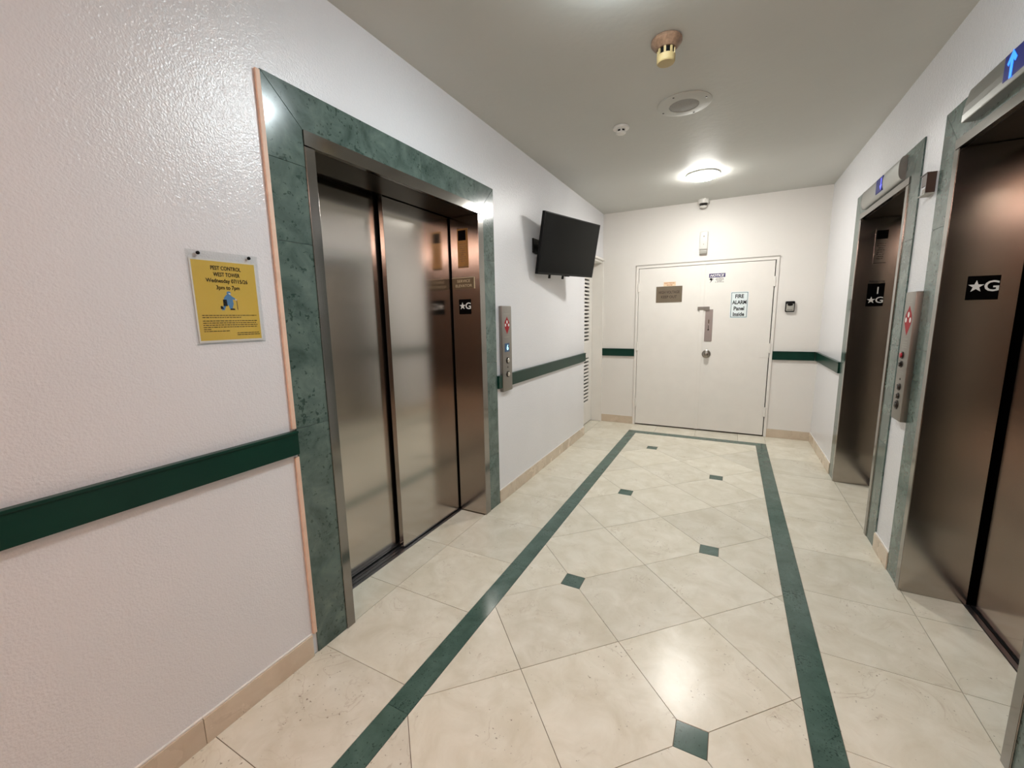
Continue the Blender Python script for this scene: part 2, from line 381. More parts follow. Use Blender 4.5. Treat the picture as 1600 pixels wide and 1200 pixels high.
# diagonal field with green corner dots
hh = 0.3285; A0 = (0.8525, -0.9755); DT = 0.053
for i in range(-12, 26):
    for j in range(-26, 26):
        # centre of a diagonal tile = vertex + (hh, 0)
        vx, vy = A0[0] + (i + j) * hh, A0[1] + (j - i) * hh
        cxx, cyy = vx + hh, vy
        if not (SX0b - hh < cxx < SX1b + hh and YE - hh < cyy < SYb + hh): continue
        poly = [(cxx - hh, cyy), (cxx, cyy - hh), (cxx + hh, cyy), (cxx, cyy + hh)]
        for (di, dj, n) in ((0, 0, (-1, 0)), (1, 1, (1, 0)), (1, 0, (0, -1)), (0, 1, (0, 1))):
            I, J = i + di, j + dj
            if I % 2 == 0 and J % 2 == 0:
                px, py = A0[0] + (I + J) * hh, A0[1] + (J - I) * hh
                if not (SX0b < px < SX1b and py < SYb - 0.06): continue
                poly = clip(poly, n, n[0] * px + n[1] * py - DT)
        for n, c in (((1, 0), SX1b), ((-1, 0), -SX0b), ((0, 1), SYb), ((0, -1), -YE)): poly = clip(poly, n, c)
        if len(poly) >= 3: tile(poly, 'tile')
        if i % 2 == 0 and j % 2 == 0 and SX0b + 0.06 < vx < SX1b - 0.06 and YE < vy < SYb - 0.06:
            tile(rect(vx - DT, vx + DT, vy - DT, vy + DT), 'greenfloor', 'corner_dot')
# lobby floor behind the camera, larger stone slabs
for ix in range(10):
    for iy in range(2):
        tile(rect(-3.5 + ix, -2.5 + ix, YE - 0.9 * (iy + 1), YE - 0.9 * iy), 'tile', 'tile', 0.002)

# ------------------------------------------------------------------ walls and ceiling
TH = 0.36
def wall_with_holes(bm, f, a0, a1, zt, holes, d0, d1):
    a = a0
    for h0, h1, hz in sorted(holes):
        if h0 > a: slab(bm, f, a, h0, 0, zt, d0, d1)
        slab(bm, f, h0, h1, hz, zt, d0, d1); a = h1
    if a1 > a: slab(bm, f, a, a1, 0, zt, d0, d1)
bm = NB(); wall_with_holes(bm, LEFT, YN, 0.0, H, [(EL['f0'], EL['f1'], EL['fz']), (-0.775, 0.0, 2.165)], -TH, 0); struct('wall_left', bm, 'wall')
bm = NB(); wall_with_holes(bm, RIGHT, 0.0, 4.9, H, [(EF['f0'], EF['f1'], EF['fz']), (EN['f0'], EN['f1'], EN['fz'])], -TH, 0); struct('wall_right', bm, 'wall')
bm = NB(); wall_with_holes(bm, BACK, -TH, W + TH, H, [(0.445, 1.985, 2.065)], -0.14, 0); struct('wall_back', bm, 'backwall')
bm = NB(); box(bm, -TH, W + TH, YN, 0.14, H, H + 0.12); struct('ceiling', bm, 'ceil')
# lobby shell behind the camera (seen only as reflections and as warm light)
bm = NB(); box(bm, -3.5, 6.5, -7.9, YN, H, H + 0.12); struct('ceiling_lobby', bm, 'lobbyceil')
bm = NB(); box(bm, -3.5, 6.5, -7.9, -7.8, 0, H); struct('wall_lobby', bm, 'lobby')
bm = NB(); box(bm, -3.6, -3.5, -7.9, YN, 0, H); struct('wall_lobby_left', bm, 'lobby')
bm = NB(); box(bm, 6.5, 6.6, -7.9, YN + 1.4, 0, H); struct('wall_lobby_right', bm, 'lobby')
bm = NB(); box(bm, -3.5, -TH, YN, YN + 0.12, 0, H); struct('wall_lobby_corner', bm, 'lobby')
bm = NB(); box(bm, W + TH, 6.5, -4.9, -4.78, 0, H); box(bm, W, 6.5, YN, -4.9, H, H + 0.12); struct('wall_lobby_return', bm, 'lobby')

# ------------------------------------------------------------------ skirting boards
def skirting(name, f, segs, h=0.1):
    o = None
    root = bpy.data.objects.new(name, None); C.objects.link(root); root['kind'] = 'structure'; root.location = f.p(segs[0][0], 0, 0)
    for a0, a1 in segs:
        bm = NB(); slab(bm, f, a0 + 0.0008, a1 - 0.0008, 0, h, 0, 0.012, 0.0015); fin('skirting_tile', bm, 'skirt', root)
        bm = NB(); slab(bm, f, a0, a1, h, h + 0.007, 0, 0.008, 0.002); fin('paint_edge', bm, 'white', root)
def split(a0, a1, cut): 
    c = [a0] + [x for x in cut if a0 + 0.03 < x < a1 - 0.03] + [a1]; return list(zip(c, c[1:]))
skirting('baseboard_left', LEFT, split(YN, -4.5757 - 0.024, [-5.85, -5.43, -5.03]) + split(-2.9144, -0.778, [-2.45, -1.98, -1.52, -1.05]))
skirting('baseboard_back', BACK, [(0.0, 0.445), (1.985, W)])
skirting('baseboard_right', RIGHT, split(0.013, EF['m0'], [0.52]) + [(EF['m1'], EN['m0']), (EN['m1'], 4.5), (4.5, 4.9)])

# ------------------------------------------------------------------ elevator entrances (setting: door_n)
def elevator(name, label, f, E, cuts0, cuts1, mirror, caulk=False):
    """f frame of the wall, a0 side = smaller a"""
    root = thing(name, label, 'elevator door', f.p((E['m0'] + E['m1']) / 2, 0, 0), kind='structure')
    tm = 0.007
    def mslab(pts):
        bm = NB(); prism(bm, f, dedupe(shrink(pts, 0.0006)), 0, tm, 0.001); fin('marble_slab', bm, 'green', root)
    m0, m1, mz, f0, f1, fz = (E[k] for k in ('m0', 'm1', 'mz', 'f0', 'f1', 'fz'))
    for (a0, a1, cuts, outer) in ((m0, f0, cuts0, 0), (f1, m1, cuts1, 1)):
        cc = [0.0] + cuts + [None]
        for z0, z1 in zip(cc, cc[1:]):
            if z1 is not None: mslab([(a0, z0), (a1, z0), (a1, z1), (a0, z1)])
            else: mslab([(a0, z0), (a1, z0), (a1, fz), (a0, mz)] if outer == 0 else [(a0, z0), (a1, z0), (a1, mz), (a0, fz)])
    am = (m0 + m1) / 2 + 0.05
    mslab([(f0, fz), (am, fz), (am, mz), (m0, mz)]); mslab([(am, fz), (f1, fz), (m1, mz), (am, mz)])
    # steel frame: two return jambs and a header
    rec = E['rec']
    bm = NB(); slab(bm, f, f0, E['i0'], 0.0, fz - 0.003 - (fz - E['iz']), -rec, 0.011, 0.0012); j0 = fin('return_jamb', bm, 'jamb', root)
    bm = NB(); slab(bm, f, E['i1'], f1, 0.0, E['iz'] - 0.003, -rec, 0.011, 0.0012); j1 = fin('return_jamb', bm, 'jamb', root)
    bm = NB(); slab(bm, f, f0, f1, E['iz'] + 0.0008, fz, -0.012, 0.0125, 0.0012); fin('header', bm, 'frame', root)
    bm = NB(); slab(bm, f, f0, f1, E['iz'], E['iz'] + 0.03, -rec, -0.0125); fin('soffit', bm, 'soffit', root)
    # narrow satin faces of the frame
    bm = NB(); slab(bm, f, f0 + 0.001, E['i0'] - 0.001, 0.002, E['iz'] - 0.004, 0.0105, 0.0125, 0.0006); fin('frame_face', bm, 'frame', root)
    bm = NB(); slab(bm, f, E['i1'] + 0.001, f1 - 0.001, 0.002, E['iz'] - 0.004, 0.0105, 0.0125, 0.0006); fin('frame_face', bm, 'frame', root)
    # two sliding panels, one behind the other
    mid = (E['i0'] + E['i1']) / 2
    front = (mid - 0.008, E['i1'] + 0.03) if not mirror else (E['i0'] + 0.034, mid + 0.02)
    rear = (E['i0'] - 0.03, mid + 0.04) if not mirror else (mid - 0.03, E['i1'] + 0.03)
    df = rec + (0.012 if not mirror else 0.020)
    for (p0, p1), d in ((front, df), (rear, df + 0.052)):
        bm = NB(); slab(bm, f, p0, p1, 0.012, fz + 0.02, -d - 0.032, -d, 0.0015); fin('door_panel', bm, 'steel', root)
    # grooved sill
    bm = NB(); s0 = rec - 0.010
    for k in range(4):
        slab(bm, f, E['i0'] + 0.001, E['i1'] - 0.001, -0.003, 0.003, -s0 - 0.021 - k * 0.026, -s0 - k * 0.026, 0.001)
    fin('sill', bm, 'alu', root)
    bm = NB(); slab(bm, f, f0, f1, -0.003, -0.001, -0.34, -s0); fin('sill_groove', bm, 'shaft', root)
    # black sheets standing in for the darkness of the shaft behind
    bm = NB()
    slab(bm, f, f0 - 0.05, f1 + 0.05, -0.003, fz + 0.12, -0.40, -0.375)
    slab(bm, f, f0 - 0.01, f0 + 0.004, -0.003, fz + 0.12, -0.375, -rec - 0.002); slab(bm, f, f1 - 0.004, f1 + 0.01, -0.003, fz + 0.12, -0.375, -rec - 0.002)
    slab(bm, f, f0 - 0.035, f1 + 0.035, fz + 0.03, fz + 0.12, -0.375, -rec - 0.002)
    fin('shaft_dark_sheets', bm, 'shaft', root)
    if caulk:
        bm = NB(); slab(bm, f, m0 - 0.018, m0, 0.1, 0.905, 0, 0.011, 0.003); fin('caulk_strip', bm, 'peach', root)
        bm = NB(); slab(bm, f, m0 - 0.018, m0, 1.022, mz - 0.006, 0, 0.011, 0.003); fin('caulk_strip', bm, 'peach', root)
    return root
door1 = elevator('door_1', 'service elevator with two steel sliding panels in a wide green marble surround', LEFT, EL, [1.02, 1.76, 2.06], [0.42, 1.13, 1.85], False, True)
door2 = elevator('door_2', 'farther of the two steel elevators in the wall across from the television', RIGHT, EF, [0.45, 1.04, 1.66], [0.66, 1.25, 1.84], True)
door3 = elevator('door_3', 'nearer steel elevator with the large lit blue arrow above it', RIGHT, EN, [0.66, 1.25, 1.84], [0.60, 1.30, 1.84], True)

# ------------------------------------------------------------------ double door in the back wall (door_4)
D4 = thing('door_4', 'white double utility door with signs on both leaves', 'door', (1.215, 0, 0), kind='structure')
for (a0, a1, z0, z1, nm) in ((0.440, 0.470, 0, 2.035, 'frame_jamb'), (1.962, 1.990, 0, 2.035, 'frame_jamb'), (0.440, 1.990, 2.035, 2.068, 'frame_head')):
    bm = NB(); slab(bm, BACK, a0, a1, z0, z1, -0.05, 0.016, 0.003); fin(nm, bm, 'white', D4)
bm = NB(); slab(bm, BACK, 0.436, 1.996, 2.0665, 2.078, 0.0, 0.021, 0.002); fin('frame_ledge', bm, 'ledge', D4)  # thin grey strip along the top of the frame head
DF = 0.008                       # door face in front of the wall plane
bm = NB(); slab(bm, BACK, 0.4745, 1.213, 0.016, 2.030, -0.035, DF, 0.002); leafL = fin('door_leaf', bm, 'white', D4)
bm = NB(); slab(bm, BACK, 1.217, 1.9530, 0.016, 2.030, -0.035, DF, 0.002); leafR = fin('door_leaf', bm, 'white', D4)
bm = NB(); slab(bm, BACK, 1.205, 1.247, 0.016, 2.030, DF, DF + 0.012, 0.002); fin('astragal', bm, 'white', leafR)
bm = NB(); slab(bm, BACK, 0.445, 1.985, 0, 2.06, -0.14, -0.06); fin('dark_void', bm, 'shaft', D4)
def hinge(a, z, par, h=0.11):
    bm = NB(); lathe(bm, F(BACK.p(a, z, DF + 0.009), (1, 0, 0), (0, 1, 0), (0, 0, 1)), [(0, -h / 2), (0.011, -h / 2), (0.011, h / 2), (0, h / 2)], 10)
    slab(bm, BACK, a - 0.02, a + 0.02, z - h / 2, z + h / 2, DF - 0.001, DF + 0.006, 0.001)
    fin('hinge', bm, 'white', par)
for z in (0.30, 1.05, 1.80):
    hinge(0.473, z, leafL); hinge(1.959, z, leafR)
bm = NB(); slab(bm, BACK, 1.860, 1.955, 0.94, 1.10, DF, DF + 0.004, 0.001); fin('reinforcement_plate', bm, 'white', leafR)
bm = NB(); slab(bm, BACK, 1.268, 1.352, 1.123, 1.505, DF, DF + 0.007, 0.002); lk = fin('lock_plate', bm, 'lockmetal', leafR); lk['label'] = 'tall worn steel lock plate'
bm = NB(); slab(bm, BACK, 1.180, 1.300, 1.500, 1.538, DF + 0.006, DF + 0.016, 0.002); slab(bm, BACK, 1.268, 1.312, 1.490, 1.538, DF + 0.016, DF + 0.022, 0.002); fin('latch_guard', bm, 'latch', leafR)
bm = NB(); lathe(bm, sub(BACK, 1.311, 1.365, DF + 0.007), [(0.013, 0), (0.013, 0.004), (0.009, 0.008), (0, 0.009)], 16); slab(bm, BACK, 1.303, 1.315, 1.335, 1.385, DF + 0.007, DF + 0.016, 0.002); fin('thumb_latch', bm, 'chrome', leafR)
bm = NB(); lathe(bm, sub(BACK, 1.309, 1.262, DF + 0.0068), [(0.009, 0), (0.009, 0.002), (0, 0.002)], 14); slab(bm, BACK, 1.306, 1.312, 1.27, 1.315, DF + 0.0068, DF + 0.0085); fin('keyhole', bm, 'darkmetal', leafR)
bm = NB(); lathe(bm, sub(BACK, 1.302, 0.967, DF), [(0.050, 0), (0.050, 0.004), (0.040, 0.010), (0.016, 0.013), (0.014, 0.030), (0.026, 0.036), (0.030, 0.048), (0.026, 0.060), (0.010, 0.066), (0, 0.066)], 28); kn = fin('door_knob', bm, 'knob', leafR, True); kn['label'] = 'round tarnished metal knob'

# ------------------------------------------------------------------ louvred door in the left wall next to the corner (door_5)
D5 = thing('door_5', 'white louvred closet door in the far corner behind the television', 'door', (0, -0.38, 0), kind='structure')
LX = F((-0.13, 0, 0), (0, 1, 0), (0, 0, 1), (1, 0, 0))
bm = NB(); slab(bm, LEFT, -0.028, 0.0, 0, 2.165, -0.20, 0.014, 0.002); fin('frame_jamb', bm, 'white', D5)
bm = NB(); slab(bm, LEFT, -0.775, -0.724, 0, 2.165, -0.20, -0.016); fin('frame_jamb', bm, 'white', D5)
bm = NB(); slab(bm, LEFT, -0.724, -0.028, 2.140, 2.165, -0.20, 0.0); slab(bm, LEFT, -0.76, -0.001, 2.165, 2.188, 0.0, 0.024, 0.002); fin('frame_head', bm, 'white', D5)
bm = NB(); slab(bm, LEFT, -0.775, 0.0, 0, 2.165, -0.34, -0.26); fin('dark_void', bm, 'shaft', D5)
bm = NB()
slab(bm, LX, -0.722, -0.60, 0.012, 2.136, -0.03, 0); slab(bm, LX, -0.165, -0.032, 0.012, 2.136, -0.03, 0)
ZU0, ZU1, ZL0, ZL1 = 1.105, 1.925, 0.285, 0.905
for z0, z1 in ((0.012, ZL0), (ZL1, ZU0), (ZU1, 2.136)): slab(bm, LX, -0.60, -0.165, z0, z1, -0.03, 0)
leaf5 = fin('door_leaf', bm, 'white', D5)
me = None
for z0, z1, n in ((ZU0, ZU1, 17), (ZL0, ZL1, 13)):
    st = (z1 - z0) / n
    for k in range(n):
        zc = z0 + st * k
        if me is None:
            bm = NB(); hexa(bm, [LX.p(-0.60, 0.0, -0.001), LX.p(-0.165, 0.0, -0.001), LX.p(-0.165, 0.0, -0.007), LX.p(-0.60, 0.0, -0.007), LX.p(-0.60, 0.026, -0.003), LX.p(-0.165, 0.026, -0.003), LX.p(-0.165, 0.026, -0.009), LX.p(-0.60, 0.026, -0.009)])
            o = fin('slat', bm, 'white', leaf5); me = o.data
        else:
            o = bpy.data.objects.new('slat', me); C.objects.link(o); o.parent = leaf5
        o.location = (0, 0, zc)

# ------------------------------------------------------------------ green wall rails
def rail(label, f, a0, a1):
    t = thing('wall_rail', label, 'rail', f.p((a0 + a1) / 2, 0.922, 0), 'green wall rails')
    bm = NB(); slab(bm, f, a0, a1, 0.918, 1.008, 0, 0.022, 0.003); fin('board', bm, 'rail', t)
    bm = NB(); slab(bm, f, a0, a1, 1.006, 1.016, 0, 0.026, 0.002); fin('top_cap', bm, 'rail', t)
rail('long dark green wall rail below the yellow notice', LEFT, YN, -4.578)
rail('green wall rail running under the television to the louvred door', LEFT, -2.9135, -0.778)
rail('short green wall rail left of the white double door', BACK, 0.0, 0.438)
rail('short green wall rail right of the double door under the key box', BACK, 1.992, W - 0.027)
rail('green wall rail between the corner and the farther right-hand elevator', RIGHT, 0.0, EF['m0'] - 0.001)

# ------------------------------------------------------------------ lamps
def lamp(label, x, y, m, r=0.146):
    t = thing('ceiling_lamp', label, 'lamp', (x, y, H))
    f = F((x, y, H), (1, 0, 0), (0, -1, 0), (0, 0, -1))
    bm = NB(); lathe(bm, f, [(r * 1.01, 0), (r * 1.01, 0.012), (r * 0.98, 0.015), (0, 0.015)], 40); fin('base_plate', bm, 'whitepl', t, True)
    bm = NB(); lathe(bm, f, [(0, 0.0152), (r * 0.92, 0.0152)] + [(r * 0.97 * math.cos(a), 0.016 + 0.034 * math.sin(a)) for a in (i * math.pi / 18 for i in range(0, 9))] + [(0, 0.050)], 40); fin('diffuser', bm, m, t, True)
    return t
lamp('lit round white ceiling lamp near the double door', 1.235, -1.06, 'lamp_far')
lamp('lit round ceiling lamp just past the upper edge of the photo', 1.14, -3.92, 'lamp_near')
for x in (0.1, 2.4):  # invented hanging lamps, out of view, added for warm light and amber reflections
    for y in (-6.75, -7.30):
        t = thing('added_lobby_lamp', 'added amber lamp bar, unseen behind the camera, for warm light and reflections', 'lamp', (x, y, H), 'added lobby lamps')
        bm = NB(); box(bm, x - 0.95, x + 0.95, y - 0.03, y + 0.03, H - 0.20, H - 0.16, 0.004); fin('diffuser', bm, 'lamp_added', t)
        for q in (-0.8, 0.8):
            bm = NB(); box(bm, x + q - 0.006, x + q + 0.006, y - 0.006, y + 0.006, H - 0.16, H); fin('hanger', bm, 'darkmetal', t)

# ------------------------------------------------------------------ ceiling devices
CE = F((0, 0, H), (1, 0, 0), (0, -1, 0), (0, 0, -1))
def ceil(x, y): return F((x, y, H), (1, 0, 0), (0, -1, 0), (0, 0, -1))
t = thing('smoke_detector', 'old amber brown smoke detector with a yellowed cup, on the ceiling', 'detector', (1.20, -3.29, H))
f = ceil(1.20, -3.29)
bm = NB(); lathe(bm, f, [(0.066, 0), (0.071, 0.006), (0.071, 0.018), (0.062, 0.030), (0.046, 0.046), (0, 0.046)], 32); fin('base', bm, 'amber', t, True)
bm = NB(); lathe(bm, f, [(0.036, 0.046), (0.036, 0.072), (0, 0.072)], 32); fin('sensing_chamber', bm, 'black', t, True)
bm = NB()
for k in range(8):
    a = k * math.pi / 4; g = F(f.p(0.0375 * math.cos(a), 0.0375 * math.sin(a), 0), (f.r * math.cos(a) + f.u * math.sin(a)), (f.u * math.cos(a) - f.r * math.sin(a)), f.n)
    slab(bm, g, -0.002, 0.004, -0.005, 0.005, 0.046, 0.072)
stuff(fin('chamber_ribs', bm, 'ochre', t))
bm = NB(); lathe(bm, f, [(0.041, 0.072), (0.043, 0.074), (0.042, 0.100), (0.038, 0.105), (0.030, 0.106), (0, 0.106)], 32); fin('cup', bm, 'ochre', t, True)
t = thing('ceiling_speaker', 'round white ceiling speaker with a grey perforated centre', 'speaker', (1.212, -2.58, H))
f = ceil(1.212, -2.58)
bm = NB(); lathe(bm, f, [(0.160, 0), (0.160, 0.004), (0.150, 0.009), (0.088, 0.012), (0.086, 0.008), (0, 0.008)], 48); fin('baffle_plate', bm, 'ceil', t, True)
bm = NB(); lathe(bm, f, [(0.0855, 0.008), (0.0855, 0.010), (0.05, 0.013), (0, 0.014)], 40); fin('grille', bm, 'grille', t, True)
for k in range(4):
    a = R(20) + k * math.pi / 2; bm = NB(); lathe(bm, sub(f, 0.138 * math.cos(a), 0.138 * math.sin(a), 0.008), [(0.006, 0), (0.006, 0.003), (0, 0.004)], 12); fin('screw', bm, 'darkmetal', t)
t = thing('smoke_alarm', 'small white smoke alarm with dark slots on the ceiling beside the speaker', 'detector', (0.79, -2.45, H))
f = ceil(0.79, -2.45)
bm = NB(); lathe(bm, f, [(0.054, 0), (0.056, 0.004), (0.054, 0.014), (0.040, 0.022), (0, 0.022)], 32); fin('base', bm, 'whitepl', t, True)
bm = NB(); lathe(bm, f, [(0.030, 0.022), (0.030, 0.034), (0, 0.034)], 24); fin('sensing_chamber', bm, 'black', t, True)
bm = NB(); lathe(bm, f, [(0.033, 0.034), (0.033, 0.042), (0.026, 0.047), (0, 0.048)], 28)
for k in range(6):
    a = k * math.pi / 3 + 0.26; g = F(f.p(0.031 * math.cos(a), 0.031 * math.sin(a), 0), (f.r * math.cos(a) + f.u * math.sin(a)), (f.u * math.cos(a) - f.r * math.sin(a)), f.n)
    slab(bm, g, -0.002, 0.003, -0.006, 0.006, 0.022, 0.035)
fin('cap', bm, 'whitepl', t)
# dome camera at the top of the back wall
t = thing('dome_camera', 'small white dome security camera on the ceiling above the double door', 'camera', (1.19, -0.075, H))
f = ceil(1.19, -0.075)
bm = NB(); lathe(bm, f, [(0.056, 0), (0.058, 0.006), (0.058, 0.036), (0.054, 0.044), (0, 0.044)], 32); fin('housing', bm, 'whitepl', t, True)
bm = NB(); lathe(bm, f, [(0.044, 0.044)] + [(0.044 * math.cos(a), 0.044 + 0.040 * math.sin(a)) for a in (R(10 * i) for i in range(1, 9))] + [(0, 0.084)], 28); fin('smoked_dome', bm, 'dome', t, True)
bm = NB()
lathe(bm, F(f.p(0, 0, 0.044), f.r, f.u, f.n), [(0.0405, 0.027), (0.041, 0.029), (0.036, 0.038), (0.024, 0.044), (0.010, 0.046), (0, 0.046)], 28); fin('lower_shell', bm, 'whitepl', t, True)
# motion sensor above the doors
t = thing('motion_sensor', 'narrow white wall sensor with a grey lower lens above the double door', 'sensor', (1.21, 0, 2.16))
bm = NB(); slab(bm, BACK, 1.166, 1.254, 2.205, 2.41, 0, 0.050, 0.014); fin('housing', bm, 'offwhite', t, True)
bm = NB(); prism(bm, F((1.170, 0, 0), (0, -1, 0), (0, 0, 1), (1, 0, 0)), [(0, 0), (0, 0), (0, 0)], 0, 0.01) if False else slab(bm, BACK, 1.168, 1.252, 2.155, 2.204, 0, 0.042, 0.010); fin('lens', bm, 'greypl', t, True)
for z, r in ((2.352, 0.010), (2.262, 0.006)):
    bm = NB(); lathe(bm, sub(BACK, 1.212, z, 0.0498), [(r, 0), (r, 0.001), (0, 0.001)], 12); fin('indicator', bm, 'greypl', t)

# ------------------------------------------------------------------ television on the left wall
tv = thing('television', 'black flat television tilted down from the left wall by the corner', 'television', (0.2026, -1.818, 2.0776))
yaw, tilt, rol = R(-12.2), R(10.7), R(1.5)
n = Vector((math.cos(yaw) * math.cos(tilt), math.sin(yaw) * math.cos(tilt), -math.sin(tilt))); r0 = Vector((-math.sin(yaw), math.cos(yaw), 0)); u0 = n.cross(r0)
r1 = r0 * math.cos(rol) + u0 * math.sin(rol); u1 = u0 * math.cos(rol) - r0 * math.sin(rol)
TV = F(tv.location, r1, u1, n); tw, thh = 0.94, 0.509
bm = NB(); slab(bm, TV, -tw / 2, tw / 2, -thh / 2, thh / 2, -0.03, 0, 0.003); fin('bezel', bm, 'tvbody', tv)
bm = NB(); slab(bm, TV, -tw / 2 + 0.010, tw / 2 - 0.010, -thh / 2 + 0.018, thh / 2 - 0.010, -0.001, 0.0012); fin('screen', bm, 'tvscreen', tv)
bm = NB(); prism(bm, TV, [(-0.36, -0.17), (0.36, -0.17), (0.36, 0.12), (-0.36, 0.12)], -0.055, -0.03, 0.01); fin('rear_cover', bm, 'tvbody', tv)
bm = NB(); slab(bm, TV, -0.035, 0.035, -thh / 2 - 0.006, -thh / 2 + 0.006, -0.012, 0.002, 0.002); fin('receiver', bm, 'black', tv)
bm = NB(); slab(bm, LEFT, -2.245, -1.75, 2.00, 2.12, 0, 0.012, 0.002); MP = fin('wall_mount', bm, 'tvbody', tv)
for a in (-0.20, 0.02):
    bm = NB(); slab(bm, TV, a - 0.012, a + 0.012, -thh / 2 - 0.035, 0.20, -0.068, -0.056, 0.002); fin('upright', bm, 'tvbody', MP)
p0 = TV.p(-0.09, 0.02, -0.068); bm = NB(); hexa(bm, [Vector((0.01, -1.97, 2.03)), Vector((0.01, -1.85, 2.03)), Vector((p0.x, p0.y + 0.05, p0.z - 0.03)), Vector((p0.x, p0.y - 0.05, p0.z - 0.03)), Vector((0.01, -1.97, 2.09)), Vector((0.01, -1.85, 2.09)), Vector((p0.x, p0.y + 0.05, p0.z + 0.03)), Vector((p0.x, p0.y - 0.05, p0.z + 0.03))], 0.002); fin('arm', bm, 'tvbody', MP)
bm = NB(); slab(bm, TV, -0.22, 0.04, 0.0, 0.05, -0.085, -0.066, 0.002); fin('cross_bar', bm, 'tvbody', MP)

# ------------------------------------------------------------------ call stations
def fire_icon(bm_red, bm_white, f, a, b, h, d):
    w = h * 0.27
    hp = [(0.08, 0.37), (0.15, 0.29), (0.22, 0.18), (0.245, 0.04), (0.22, -0.10), (0.13, -0.27), (0.07, -0.38)]
    pts = [(0, 0.5)] + hp + [(0, -0.5)] + [(-x, y) for x, y in hp[::-1]]
    prism(bm_red, f, [(a + x * h * 1.3, b + y * h) for x, y in pts], d, d + 0.0006)
    for x, y, r in ((0, 0.20, 0.095), (-0.19, 0.02, 0.088), (0.19, 0.02, 0.088)):
        prism(bm_white, f, [(a + x * h + r * h * 0.8 * math.cos(i * math.pi / 8), b + y * h + r * h * math.sin(i * math.pi / 8)) for i in range(16)], d + 0.0006, d + 0.0012)
def button(par, f, a, b, d, r=0.015, m='chrome', name='call_button'):
    bm = NB(); lathe(bm, sub(f, a, b, d), [(r * 1.45, 0), (r * 1.45, 0.003), (r * 1.02, 0.004), (0, 0.004)], 20); c = fin(name + '_ring', bm, 'darkmetal', par, True)
    bm = NB(); lathe(bm, sub(f, a, b, d), [(r, 0.003), (r, 0.009), (r * 0.85, 0.011), (0, 0.0115)], 20); fin(name, bm, m, c, True)
t = thing('call_station', 'steel call panel with a lit blue digit beside the service elevator', 'call panel', LEFT.p(-2.785, 0.885, 0))
D = 0.030
bm = NB(); slab(bm, LEFT, -2.862, -2.708, 0.885, 1.540, 0, D, 0.008); fin('faceplate', bm, 'panel', t, True)
br, bw = NB(), NB(); fire_icon(br, bw, LEFT, -2.785, 1.393, 0.132, D); fin('fire_symbol', br, 'red', t); fin('fire_pictograms', bw, 'ivory', t)
bm = NB(); rnd = random.Random(3); dashes(bm, LEFT, -2.835, -2.735, 1.480, 0.003, D, rnd); dashes(bm, LEFT, -2.830, -2.742, 1.305, 0.003, D, rnd); stuff(fin('engraved_text', bm, 'greypl', t))
bm = NB(); slab(bm, LEFT, -2.826, -2.758, 1.192, 1.258, D, D + 0.002, 0.0008); sc = fin('display', bm, 'dscreen', t)
bm = NB(); text(bm, LEFT, '6', -2.786, 1.225, 0.055, D + 0.0024, bold=0.0015); fin('lit_digit', bm, 'digit', sc)
button(t, LEFT, -2.785, 1.124, D, 0.017); button(t, LEFT, -2.785, 1.018, D, 0.017)
bm = NB(); lathe(bm, sub(LEFT, -2.785, 1.072, D), [(0.006, 0), (0.006, 0.002), (0, 0.002)], 12); fin('pilot_light', bm, 'darkmetal', t)
t = thing('call_station', 'taller steel call panel with key switches between the two right-hand elevators', 'call panel', RIGHT.p(2.667, 0.855, 0))
D = 0.036
bm = NB(); slab(bm, RIGHT, 2.596, 2.738, 0.857, 1.547, 0, D, 0.006); fin('faceplate', bm, 'panel', t, True)
br, bw = NB(), NB(); fire_icon(br, bw, RIGHT, 2.675, 1.397, 0.155, D); fin('fire_symbol', br, 'red', t); fin('fire_pictograms', bw, 'ivory', t)
bm = NB(); rnd = random.Random(4)
for z in (1.503, 1.492, 1.300, 1.282, 1.268, 1.256, 1.122, 1.112): dashes(bm, RIGHT, 2.640, 2.705, z, 0.003, D, rnd)
stuff(fin('engraved_text', bm, 'greypl', t))
button(t, RIGHT, 2.655, 1.212, D, 0.014, 'redbtn', 'key_switch'); button(t, RIGHT, 2.655, 1.163, D, 0.013, 'darkmetal', 'key_switch')
button(t, RIGHT, 2.667, 1.040, D, 0.014, 'darkchrome'); button(t, RIGHT, 2.667, 0.990, D, 0.012, 'darkchrome'); button(t, RIGHT, 2.660, 0.940, D, 0.018, 'darkchrome', 'key_switch')
bm = NB(); lathe(bm, sub(RIGHT, 2.667, 1.083, D), [(0.006, 0), (0.006, 0.002), (0, 0.002)], 12); fin('pilot_light', bm, 'darkmetal', t)

